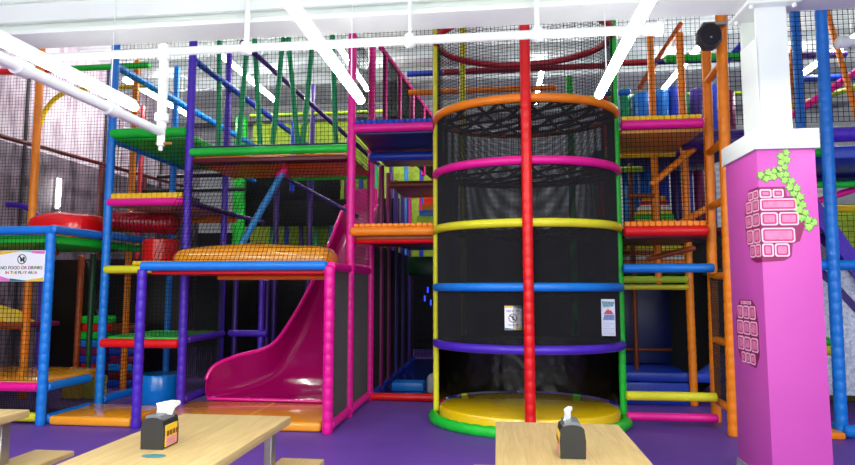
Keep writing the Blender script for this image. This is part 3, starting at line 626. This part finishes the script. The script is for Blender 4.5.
# lime mesh panel at the rear and bars in front of it
lp = thing('mesh_panel', 'lime green mesh panel behind the slide section', 'panel', (-3.0, 12.2, 0))
b = MB(); b.box(-5.2, -1.2, 12.2, 12.24, 2.0, 4.4, .01); b.box(-5.2, -1.2, 12.2, 12.24, 4.4, 5.0, .01); b.build('sheet', mat('lime_mesh_sheet', (186,216,56), rough=.6, var=.15, scale=14), lp)
for i, c in enumerate(['teal', 'royal', 'violet', 'teal', 'sky', 'plum', 'royal', 'teal', 'violet', 'sky', 'royal']):
    b = MB(); b.tube([(-4.6+i*.31, 11.9, 2.0), (-4.6+i*.31, 11.9, 4.0)], .045, 10); b.build('bar', pad(c), lp, label=f'{c} upright bar')
b = MB(); b.box(-5.2, -1.9, 11.6, 11.65, 2.72, 3.25, .01); b.box(-5.2, -3.1, 11.6, 11.65, 3.25, 3.75, .01); mesh_thing(b, 'vinyl_banner', mat('dark_banner_vinyl', (11,13,19), rough=.8, spec=.2), 'dark vinyl banner in front of the lime mesh panel', 'banner', (-3.5, 11.62, 2.55))
lp = thing('mesh_panel', 'lime green mesh panel at the right edge behind the grey slide', 'panel', (5.4, 9.8, 0))
b = MB(); b.box(4.0, 7.6, 9.8, 9.84, 1.6, 2.75, .01); b.build('sheet', MATS['lime_mesh_sheet'], lp)
b = MB(); b.net((4.0, 9.74, 1.6), (3.6, 0, 0), (0, 0, 1.15), .08, .004); b.build('net', NETM, lp, label='black net', flat=True)
b = MB(); b.box(3.5, 7.6, 8.7, 8.8, .0, 1.1, .01); mesh_thing(b, 'kickboard', mat('olive_board', (120,122,44), rough=.6, var=.15, scale=3), 'olive board under the grey slide', 'board', (5.5, 8.75, 0))
b = MB(); b.box(-1.5, -1.05, 8.55, 8.85, .042, .16, .02); mesh_thing(b, 'foam_block', pad('blue'), 'single blue foam block on the dark floor of the passage', 'foam block', (-1.27, 8.7, .042))
b = MB(); b.box(-.98, -.72, 8.35, 8.6, .042, .30, .06, 3); mesh_thing(b, 'foam_boulder', mat('pale_grey_foam', (176,184,190), rough=.6), 'pale grey foam lump beside the yellow pole in the passage', 'foam lump', (-.85, 8.47, .042))

# ------------------------------------------------------------------ signs
def text(body, x, y, z, size, m, parent, name='lettering', colors=None):
    cu = bpy.data.curves.new(name, 'FONT'); cu.body = body; cu.size = size; cu.align_x = 'CENTER'; cu.extrude = .0008; cu.offset = size*.022
    ms = m if isinstance(m, list) else [m]
    for q in ms: cu.materials.append(q)
    if len(ms) > 1:
        for i, ch in enumerate(cu.body_format): ch.material_index = i % len(ms)
    tmp = bpy.data.objects.new(name, cu); COL.objects.link(tmp)
    dg = bpy.context.evaluated_depsgraph_get(); me = bpy.data.meshes.new_from_object(tmp.evaluated_get(dg), depsgraph=dg)
    bpy.data.objects.remove(tmp); bpy.data.curves.remove(cu); me.name = name
    o = bpy.data.objects.new(name, me); COL.objects.link(o); o.parent = parent
    o.location = V((x, y, z)) - WORLD[parent.name]; o.rotation_euler = (PI/2, 0, 0); return o
PAPER = mat('white_sign_board', (240,240,246), rough=.4, var=.01, bump=0)
INK = mat('black_print', (24,24,30), rough=.5, bump=0)
def flat(mb, pts, y): mb.prism([(x, y, z) for x, z in pts], (0, .0015, 0))
def ring2d(mb, cx, cz, r0, r1, y, n=32):
    for i in range(n):
        a, c = 2*PI*i/n, 2*PI*(i+1)/n
        flat(mb, [(cx+r0*math.cos(a), cz+r0*math.sin(a)), (cx+r1*math.cos(a), cz+r1*math.sin(a)), (cx+r1*math.cos(c), cz+r1*math.sin(c)), (cx+r0*math.cos(c), cz+r0*math.sin(c))], y)
PR = [mat('print_'+n_, c, rough=.5, bump=0) for n_, c in (('green', (40,120,30)), ('orange', (214,96,20)), ('magenta', (160,30,120)), ('teal', (10,120,130)), ('yellow', (240,200,50)), ('pink', (236,120,200)), ('aqua', (110,210,220)))]
# big sign on the left platform net
sx0, sx1, sz0, sz1, sy = -5.536, -4.985, 1.565, 1.91, F0-.055
sg = thing('sign', 'white no food or drinks sign hung on the left platform net', 'sign', ((sx0+sx1)/2, sy, sz0))
b = MB(); b.box(sx0, sx1, sy, sy+.012, sz0, sz1, .002, 1); b.build('board', PAPER, sg)
W_ = sx1-sx0
def wave(m, top, a, w, h0, h1):
    mb = MB()
    for i in range(12):
        t0, t1 = i/12, (i+1)/12; f_ = lambda t_: (h0+(h1-h0)*t_)*(.9+.1*math.cos(t_*PI))
        xa_, xb_ = sx0+W_*(a+w*t0), sx0+W_*(a+w*t1); zt = sz1-.004 if top else sz0+.004; s_ = -1 if top else 1
        flat(mb, [(xa_, zt), (xb_, zt), (xb_, zt+s_*f_(t1)), (xa_, zt+s_*f_(t0))], sy-.002)
    mb.build('colour_band', m, sg, label='coloured band along the sign edge', flat=True)
wave(PR[4], True, .01, .45, .045, .01); wave(PR[6], True, .46, .25, .008, .025); wave(PR[5], True, .71, .28, .025, .05)
wave(PR[5], False, .01, .25, .06, .03); wave(PR[3], False, .26, .36, .03, .008); wave(PR[4], False, .62, .37, .008, .05)
def nosign(par, cx, cz, R, y, tilt=1, detail=0):
    mb = MB(); ring2d(mb, cx, cz, R*.84, R, y); d = R*.64; w = R*.09
    flat(mb, [(cx-d-w, cz+d*tilt-w*tilt), (cx-d+w, cz+d*tilt+w*tilt), (cx+d+w, cz-d*tilt+w*tilt), (cx+d-w, cz-d*tilt-w*tilt)], y)
    mb.build('prohibition_symbol', INK, par, label='black crossed circle symbol', flat=True)
    mb = MB()
    if detail == 0:
        flat(mb, [(cx-.02*R/.06, cz-.028*R/.06), (cx+.0, cz-.03*R/.06), (cx+.004, cz+.012*R/.06), (cx-.024*R/.06, cz+.012*R/.06)], y+.001); flat(mb, [(cx+.012, cz-.02), (cx+.03, cz-.02), (cx+.034, cz+.026), (cx+.008, cz+.026)], y+.001)
    else:
        flat(mb, [(cx-.1*R, cz-.45*R), (cx+.15*R, cz-.45*R), (cx+.2*R, cz+.3*R), (cx-.15*R, cz+.3*R)], y+.001); ring2d(mb, cx, cz+.45*R, 0.001, .15*R, y+.001, 10)
    mb.build('pictogram', INK, par, flat=True)
nosign(sg, (sx0+sx1)/2, 1.812, .055, sy-.002)
text('NO FOOD OR DRINKS', (sx0+sx1)/2, sy-.0015, 1.700, .050, [PR[0], PR[0], PR[1], PR[3], PR[2], PR[0], PR[1]], sg)
text('IN THE PLAY AREA', (sx0+sx1)/2, sy-.0015, 1.648, .046, [PR[2], PR[1], PR[0], PR[3], PR[4]], sg)
# small sign on the spider tower, left of the red pole
yy = 6.222
sg = thing('sign', 'small white prohibition sign left of the red pole on the spider tower', 'sign', (.16, yy, 1.05))
zc0, zc1, xc0, xc1 = 1.068, 1.312, .069, .245
b = MB(); b.box(xc0, xc1, yy, yy+.008, zc0, zc1, .002, 1); b.build('board', PAPER, sg)
mb = MB(); flat(mb, [(xc0+.002, zc1-.002), (xc0+.09, zc1-.002), (xc0+.09, zc1-.016), (xc0+.002, zc1-.022)], yy-.002); mb.build('colour_band', PR[4], sg, flat=True)
mb = MB(); flat(mb, [(xc0+.09, zc1-.002), (xc1-.002, zc1-.002), (xc1-.002, zc1-.028), (xc0+.09, zc1-.016)], yy-.002); mb.build('colour_band', PR[3], sg, flat=True)
mb = MB(); flat(mb, [(xc0+.09, zc0+.004), (xc1-.002, zc0+.004), (xc1-.002, zc0+.03), (xc0+.09, zc0+.012)], yy-.002); mb.build('colour_band', PR[4], sg, flat=True)
mb = MB(); flat(mb, [(xc0+.004, zc0+.004), (xc0+.09, zc0+.004), (xc0+.09, zc0+.012), (xc0+.004, zc0+.022)], yy-.002); mb.build('colour_band', PR[3], sg, flat=True)
nosign(sg, (xc0+xc1)/2-.005, 1.188, .044, yy-.002, 1, 1)
text('NO SHOES', (xc0+xc1)/2, yy-.0015, 1.250, .028, [PR[2], PR[3], PR[1]], sg)
text('ALLOWED', (xc0+xc1)/2, yy-.0015, 1.112, .022, [PR[0], PR[1], PR[3]], sg)
# tall leaflet sign right on the spider tower
yy = 6.44; xc0, xc1, zc0, zc1 = 1.065, 1.203, 1.0, 1.378
sg = thing('sign', 'tall pale printed notice beside the green pole on the spider tower', 'sign', (1.115, yy, zc0))
b = MB(); b.box(xc0, xc1, yy, yy+.008, zc0, zc1, .002, 1); b.build('board', mat('pale_blue_paper', (212,220,238), rough=.4, bump=0), sg)
mb = MB(); flat(mb, [(xc0+.004, zc1-.02), (xc1-.004, zc1-.03), (xc1-.02, zc1-.075), (xc0+.02, zc1-.085)], yy-.002); mb.build('printed_picture', mat('print_hill', (120,170,180), rough=.5, var=.3, scale=60, bump=0), sg, label='teal patch of print', flat=True)
mb = MB(); flat(mb, [(xc0+.02, zc1-.155), (xc1-.015, zc1-.155), (xc1-.04, zc1-.115), (xc0+.05, zc1-.115)], yy-.002); flat(mb, [(xc0+.06, zc1-.115), (xc0+.075, zc1-.115), (xc0+.068, zc1-.09)], yy-.002); mb.build('printed_roof', mat('print_red', (196,70,80), rough=.5, bump=0), sg, label='red printed roof', flat=True)
mb = MB(); flat(mb, [(xc0+.015, zc1-.215), (xc1-.01, zc1-.215), (xc1-.01, zc1-.16), (xc0+.03, zc1-.16)], yy-.002); mb.build('printed_house', mat('print_blue', (120,140,196), rough=.5, var=.2, scale=70, bump=0), sg, label='blue printed house front', flat=True)
mb = MB()
for i in range(7): flat(mb, [(xc0+.012, zc1-.245-i*.018), (xc1-.014-.02*(i % 3), zc1-.245-i*.018), (xc1-.014-.02*(i % 3), zc1-.249-i*.018), (xc0+.012, zc1-.249-i*.018)], yy-.002)
mb.build('printed_lines', mat('print_grey', (150,158,180), rough=.5, bump=0), sg, label='grey lines of small print', flat=True)

# ------------------------------------------------------------------ tables
def make_table(label, x0, x1, yf, yn):
    t_ = thing('picnic_table', label, 'table', ((x0+x1)/2, (yf+yn)/2, 0), 'light oak tables with attached benches')
    b = MB(); b.box(x0, x1, yn, yf, .715, .76, .006, 2); b.build('tabletop', WOOD, t_)
    for sgn, xe in ((1, x1), (-1, x0)):
        bx0, bx1 = sorted((xe+sgn*-.137, xe+sgn*.134))
        b = MB(); b.box(bx0, bx1, yn+.05, yf+.235, .425, .46, .006, 2); b.build('bench', WOOD, t_)
        for yy_ in (yf-.10, yn+.30):
            xp = xe-sgn*.085
            lg = MB(); lg.box(xp-.022, xp+.022, yy_-.035, yy_+.035, .0, .715, .004, 1); q = lg.build('leg', STEEL, t_, label='brushed steel leg')
            a = MB(); ax = sorted((xp, xe+sgn*.12)); a.box(ax[0], ax[1], yy_-.03, yy_+.03, .39, .425, .003, 1); a.build('bench_arm', STEEL, q)
            a = MB(); a.box(xp-.05, xp+.05, yy_-.06, yy_+.06, .0, .012, .002, 1); a.build('foot_plate', STEEL, q)
    b = MB(); b.box(x0+.09, x1-.09, yf-.14, yf-.06, .67, .714, .003, 1); b.box(x0+.09, x1-.09, yn+.26, yn+.34, .67, .714, .003, 1); b.build('cross_rail', STEEL, t_, label='steel rails under the top')
    return t_
YF, YN = 3.44, 1.75
t1 = make_table('light oak table in the middle of the three, with a napkin box and a sticker', -1.85, -1.19, YF, YN)
copy_thing(t1, (.318-.005, (YF+YN)/2, 0), 'light oak table in front of the spider tower, black napkin box near its far end')
copy_thing(t1, (-3.16, (YF+YN)/2, 0), 'light oak table cut by the left edge of the photo, with nothing on it')

DARK = mat('black_plastic', (38,38,41), rough=.42, var=.04, bump=.02); SMOKE = mat('smoky_grey_plastic', (120,124,128), rough=.2, var=.05, bump=0)
TISS = mat('white_tissue', (240,240,242), rough=.8, bump=.1, bscale=30)
def tuft(d, mode):
    h = .122; b = MB(); n = 10; rows = []
    # a folded napkin: a sheet that rises from the slot and folds over
    L = (.050, .020)[mode]; tilt = (.55, -.5)[mode]
    for i in range(n+1):
        t_ = i/n; z = h+.028+.060*math.sin(t_*PI*.62)/math.sin(PI*.5); off = (.016+.050*t_*tilt) if mode == 0 else (-.022+.01*t_)
        wd = L*(.72+.5*math.sin(t_*PI*.8)); r_ = []
        for j in range(13):
            q = j/12-.5; r_.append(V((off + q*wd*1.1 + .004*math.sin(q*17+i), -.01+q*wd*1.5*(.6 if mode == 0 else 1) + .006*math.sin(q*11+i*.7) + .008*t_, z + .008*q*math.sin(i*.9) - .006*abs(q)*2)))
        rows.append(r_)
    back = [[v+V((.010, .012, -.003)) for v in r_] for r_ in rows]
    full = [a + list(reversed(c)) for a, c in zip(rows, back)]
    b.rows(full); return b.build('napkin', TISS, d, label='white tissue sticking out')
def dispenser(label, x, y, ang):
    d = thing('napkin_dispenser', label, 'napkin dispenser', (0, 0, 0), 'black napkin boxes on the tables')
    w, L, h = .054, .066, .122
    def prof(e, k=1): 
        pts = [(-w-e, 0.0), (w+e, 0.0), (w+e+.002, h*.6), (w*.93+e, h+e)]
        pts += [(w*.93*math.cos(a)+0, h + .02*math.sin(a)*k) for a in [PI*i/8 for i in range(1, 8)]] + [(-w*.93-e, h+e), (-w-e-.002, h*.6)]
        return pts
    for yy_, nm_ in ((-L, 'end_panel'), (L-.012, 'end_panel')):
        bm = MB(); bm.prism([(px, yy_, pz) for px, pz in prof(0)], (0, .012, 0)); bm.build(nm_, DARK, d)
    bm = MB(); bm.prism([(px*.965, -L+.012, pz*.965) for px, pz in prof(0)], (0, 2*L-.024, 0)); bo = bm.build('case', DARK, d)
    bm = MB(); bm.prism([(px, -L+.004, pz) for px, pz in [(-w*.8, h), (w*.8, h), (w*.62, h+.028), (.0, h+.034), (-w*.62, h+.028)]], (0, 2*L-.008, 0)); bm.build('lid', SMOKE, d, label='smoky grey clear lid')
    for sgn in (1, -1):
        bm = MB(); bm.box(*sorted((sgn*(w-.002), sgn*(w+.004))), -L+.016, L-.016, .008, h*.86, .001, 1); lb = bm.build('label_card', mat('yellow_card', (240,196,40), rough=.4, bump=0), d, label='yellow printed side card')
        bm = MB(); rr = random.Random(5)
        for i in range(3): bm.box(*sorted((sgn*(w+.0035), sgn*(w+.0055))), -L+.02, L-.02, .012+i*.013, .021+i*.013, 0)
        bm.build('print', mat('card_pink', (226,140,176), rough=.4, bump=0), lb, label='pink and white print')
        bm = MB()
        for i in range(4): bm.box(*sorted((sgn*(w+.0035), sgn*(w+.0055))), -L+.024+i*.026, -L+.042+i*.026, .056, .078, 0)
        bm.build('print', mat('card_dark', (120,60,30), rough=.4, bump=0), lb, label='dark print')
    tuft(d, 0)
    d.location = (x, y, .761); return d
d1 = dispenser('black napkin box with a yellow side card on the middle table, white tissue on top', -1.579, 2.733, 1)
d2 = copy_thing(d1, (.318, 2.80, .761), 'black napkin box on the table in front of the spider tower')
for ch in list(d2.children):
    if ch.name.startswith('napkin'): bpy.data.objects.remove(ch)
WORLD[d2.name] = V((0, 0, 0)); tuft(d2, 1)
b = MB(); b.lathe([(.001, 0), (.055, 0), (.055, .0008), (.001, .0009)], (-1.51, 2.572, .7605), 24)
stk = mesh_thing(b, 'sticker', mat('teal_sticker', (40,150,170), rough=.4, rgb2=(90,110,90), scale=22, bump=0), 'small round teal sticker on the middle table in front of the napkin box', 'sticker', (-1.51, 2.572, .7605))
stk.scale = (1.0, .55, 1)

# ------------------------------------------------------------------ pipes, lights, speaker
pp = thing('sprinkler_pipe', 'white sprinkler pipe run hanging under the steel beam with a sprinkler drop', 'pipe', (-1.2, 4.5, 3.4))
PY = 4.5
b = MB(); b.tube([(-3.75, PY, 3.42), (1.16, PY, 3.42)], .034, 14); b.build('cross_pipe', WHITEP, pp)
b = MB(); b.tube([(1.12, PY, 3.42), (1.20, PY, 3.42)], .05, 14); b.tube([(1.20, PY, 3.42), (1.235, PY, 3.42)], .06, 14); b.build('end_cap', WHITEP, pp)
b = MB(); b.tube([(-2.69, PY, 3.42), (-2.69, PY, 2.78)], .036, 14); b.tube([(-2.69, PY, 3.36), (-2.69, PY, 3.47)], .05, 14); b.tube([(-2.69, PY, 2.9), (-2.69, PY, 2.84)], .055, 14); b.build('drop_pipe', WHITEP, pp)
b = MB(); b.tube([(-2.69, PY, 2.75), (-2.69, .6, 2.75)], .036, 14)
for y in (3.9, 3.1): b.tube([(-2.69, y, 2.75), (-2.69, y-.09, 2.75)], .05, 14)
b.build('branch_pipe', WHITEP, pp)
b = MB(); b.tube([(-2.69, PY, 2.78), (-2.69, PY, 2.64)], .03, 12); b.tube([(-2.69, PY, 2.64), (-2.69, PY, 2.60)], .016, 10); hd = b.build('sprinkler_head', WHITEP, pp)
b = MB(); b.tube([(-2.73, PY, 2.655), (-2.60, PY, 2.655)], .012, 8); b.build('lever', mat('brass_tip', (200,160,80), rough=.3, metal=.8), hd, label='brass coloured lever')
for x in (-1.99, .32):
    b = MB(); b.tube([(x, PY, 3.42), (x, PY, 5.9)], .022, 12); b.tube([(x, PY, 3.38), (x, PY, 3.46)], .045, 12); b.build('riser', WHITEP, pp)
b = MB(); b.tube([(-.66, PY, 3.38), (-.66, PY, 3.46)], .045, 12); b.tube([(-.66, PY, 3.42), (-.66, PY, 4.2)], .012, 8); b.build('hanger', WHITEP, pp)
pq = thing('sprinkler_pipe', 'short white pipe end at the right edge beyond the steel column', 'pipe', (3.3, 5.6, 3.8))
b = MB(); b.tube([(3.09, 5.6, 3.68), (7.72, 5.6, 3.68)], .04, 14); b.build('cross_pipe', WHITEP, pq)
b = MB(); b.tube([(3.05, 5.6, 3.68), (3.13, 5.6, 3.68)], .055, 14); b.build('end_cap', WHITEP, pq)

GLOW = bpy.data.materials.new('led_diffuser'); GLOW.use_nodes = True
gb = GLOW.node_tree.nodes['Principled BSDF']; gb.inputs['Base Color'].default_value = (.9, .9, .9, 1)
gb.inputs['Emission Color'].default_value = (.97, 1, .94, 1); gb.inputs['Emission Strength'].default_value = 24
GLOW2 = GLOW.copy(); GLOW2.name = 'led_diffuser_roof'; GLOW2.node_tree.nodes['Principled BSDF'].inputs['Emission Strength'].default_value = 60
def led(label, x, y0, y1, z, hang=5.9, group='ceiling light strips', glow=None):
    t_ = thing('ceiling_light', label, 'light', (x, (y0+y1)/2, z), group)
    r_ = .036
    b = MB(); b.box(x-r_*.4, x+r_*.4, y0, y1, z+r_, z+r_+.03, .004, 1); b.build('housing', WHITEP, t_)
    b = MB(); b.tube([(x, y0+.01, z), (x, y1-.01, z)], r_, 14)
    b.build('diffuser', glow or GLOW, t_, label='glowing white diffuser')
    for y in (y0+.25, y1-.35):
        b = MB()
        b.tube([(x, y, z+.07), (x, y, hang)], .0045, 6, round_ends=False); b.build('hanging_wire', WHITEP, t_)
LX = [-3.2, -1.15, .86]
led('white strip light above the left table', LX[0], 2.35, 4.93, 3.1); led('white strip light running towards the slide in the middle', LX[1], 2.35, 4.96, 3.1); led('white strip light in front of the spider tower', LX[2], 2.35, 5.04, 3.1)
for x, y0, y1, lb in ((-4.1, 8.4, 10.6, 'strip light under the roof over the tall left tower'), (-2.25, 8.2, 10.2, 'strip light under the roof behind the green hanging poles'), (.75, 9.3, 11.3, 'strip light under the roof behind the spider tower'), (2.95, 8.8, 11.0, 'strip light under the roof behind the orange ladder'), (-6.2, 9.2, 11.4, 'added strip light under the roof to brighten the mauve wall'), (5.0, 8.6, 10.8, 'added strip light under the roof to brighten the right end')):  # mauve wall and right end strips are added to brighten the rear
    led(lb, x, y0, y1, 4.98, group='light strips under the roof', glow=GLOW2)
t_ = thing('wall_light', 'white upright tube light on the mauve wall behind the red cushion', 'light', (-7.66, 9.67, 3.2))
b = MB(); b.box(-7.70, -7.67, 9.62, 9.72, 2.86, 3.42, .004, 1); b.build('housing', WHITEP, t_)
b = MB(); b.tube([(-7.65, 9.67, 2.92), (-7.65, 9.67, 3.40)], .03, 12); b.build('diffuser', GLOW, t_, label='glowing white tube')
# speaker on the ladder rail
sp = thing('speaker', 'black faceted loudspeaker mounted at the top of the orange ladder', 'speaker', (2.26, 6.40, 4.0))
def octo(rx, rz, y, cx=2.225, cz=4.112, n=8, ph=.39): return [V((cx+rx*math.cos(ph+2*PI*j/n), y, cz+rz*math.sin(ph+2*PI*j/n))) for j in range(n)]
b = MB(); b.rows([octo(.09, .105, 6.50), octo(.124, .145, 6.44), octo(.13, .155, 6.36), octo(.108, .132, 6.33)]); b.build('cabinet', mat('charcoal_plastic', (52,54,60), rough=.4), sp)
b = MB(); b.rows([octo(.105, .12, 6.328, n=16), octo(.09, .105, 6.318, n=16)]); gr = b.build('grille', mat('speaker_cloth', (28,28,32), rough=.8), sp, label='dark speaker grille')
b = MB(); b.rows([octo(.012, .012, 6.317, cz=4.08, n=12), octo(.006, .006, 6.312, cz=4.08, n=12)]); b.build('badge', STEEL, gr)
b = MB(); b.box(2.19, 2.43, 6.44, 6.53, 4.26, 4.30, .005, 1); b.box(2.20, 2.25, 6.45, 6.49, 4.15, 4.30, .005, 1); b.build('bracket', STEEL, sp, label='steel bracket')

# ------------------------------------------------------------------ added unseen lamps, world, camera
def area(x, y, z, sx, sy, power):  # unseen lamps added behind and beside the view to light the fronts
    d = bpy.data.lights.new('unseen_lamp', 'AREA'); d.shape = 'RECTANGLE'; d.size = sx; d.size_y = sy; d.energy = power; d.color = (.97, 1, .93)
    o = bpy.data.objects.new('unseen_lamp', d); COL.objects.link(o); o.location = (x, y, z)
for x in (-5.1, -3.12, -1.15, .86, 2.9):
    area(x, .2, 3.1, .12, 2.6, 45); area(x, -2.4, 3.1, .12, 2.0, 40)
area(2.9, 3.3, 3.1, .12, 2.4, 30); area(-5.1, 3.3, 3.1, .12, 2.4, 30)
w = bpy.data.worlds.new('hall_world'); S.world = w; w.use_nodes = True
bg = w.node_tree.nodes['Background']; bg.inputs['Color'].default_value = (.93, 1, .95, 1); bg.inputs['Strength'].default_value = 1.7

cam = bpy.data.cameras.new('camera'); co = bpy.data.objects.new('camera', cam); COL.objects.link(co); S.camera = co
cam.sensor_width = 36; cam.lens = 602/855*36; cam.clip_start = .05
co.location = (0, 0, 1.5); co.rotation_euler = (math.radians(90+5.2), 0, math.radians(6.6))
S.view_settings.view_transform = 'Standard'; S.view_settings.look = 'None'; S.view_settings.gamma = 1; S.view_settings.use_curve_mapping = False
S.view_settings.exposure = .3
S.cycles.use_denoising = True; S.cycles.max_bounces = 8; S.cycles.diffuse_bounces = 4
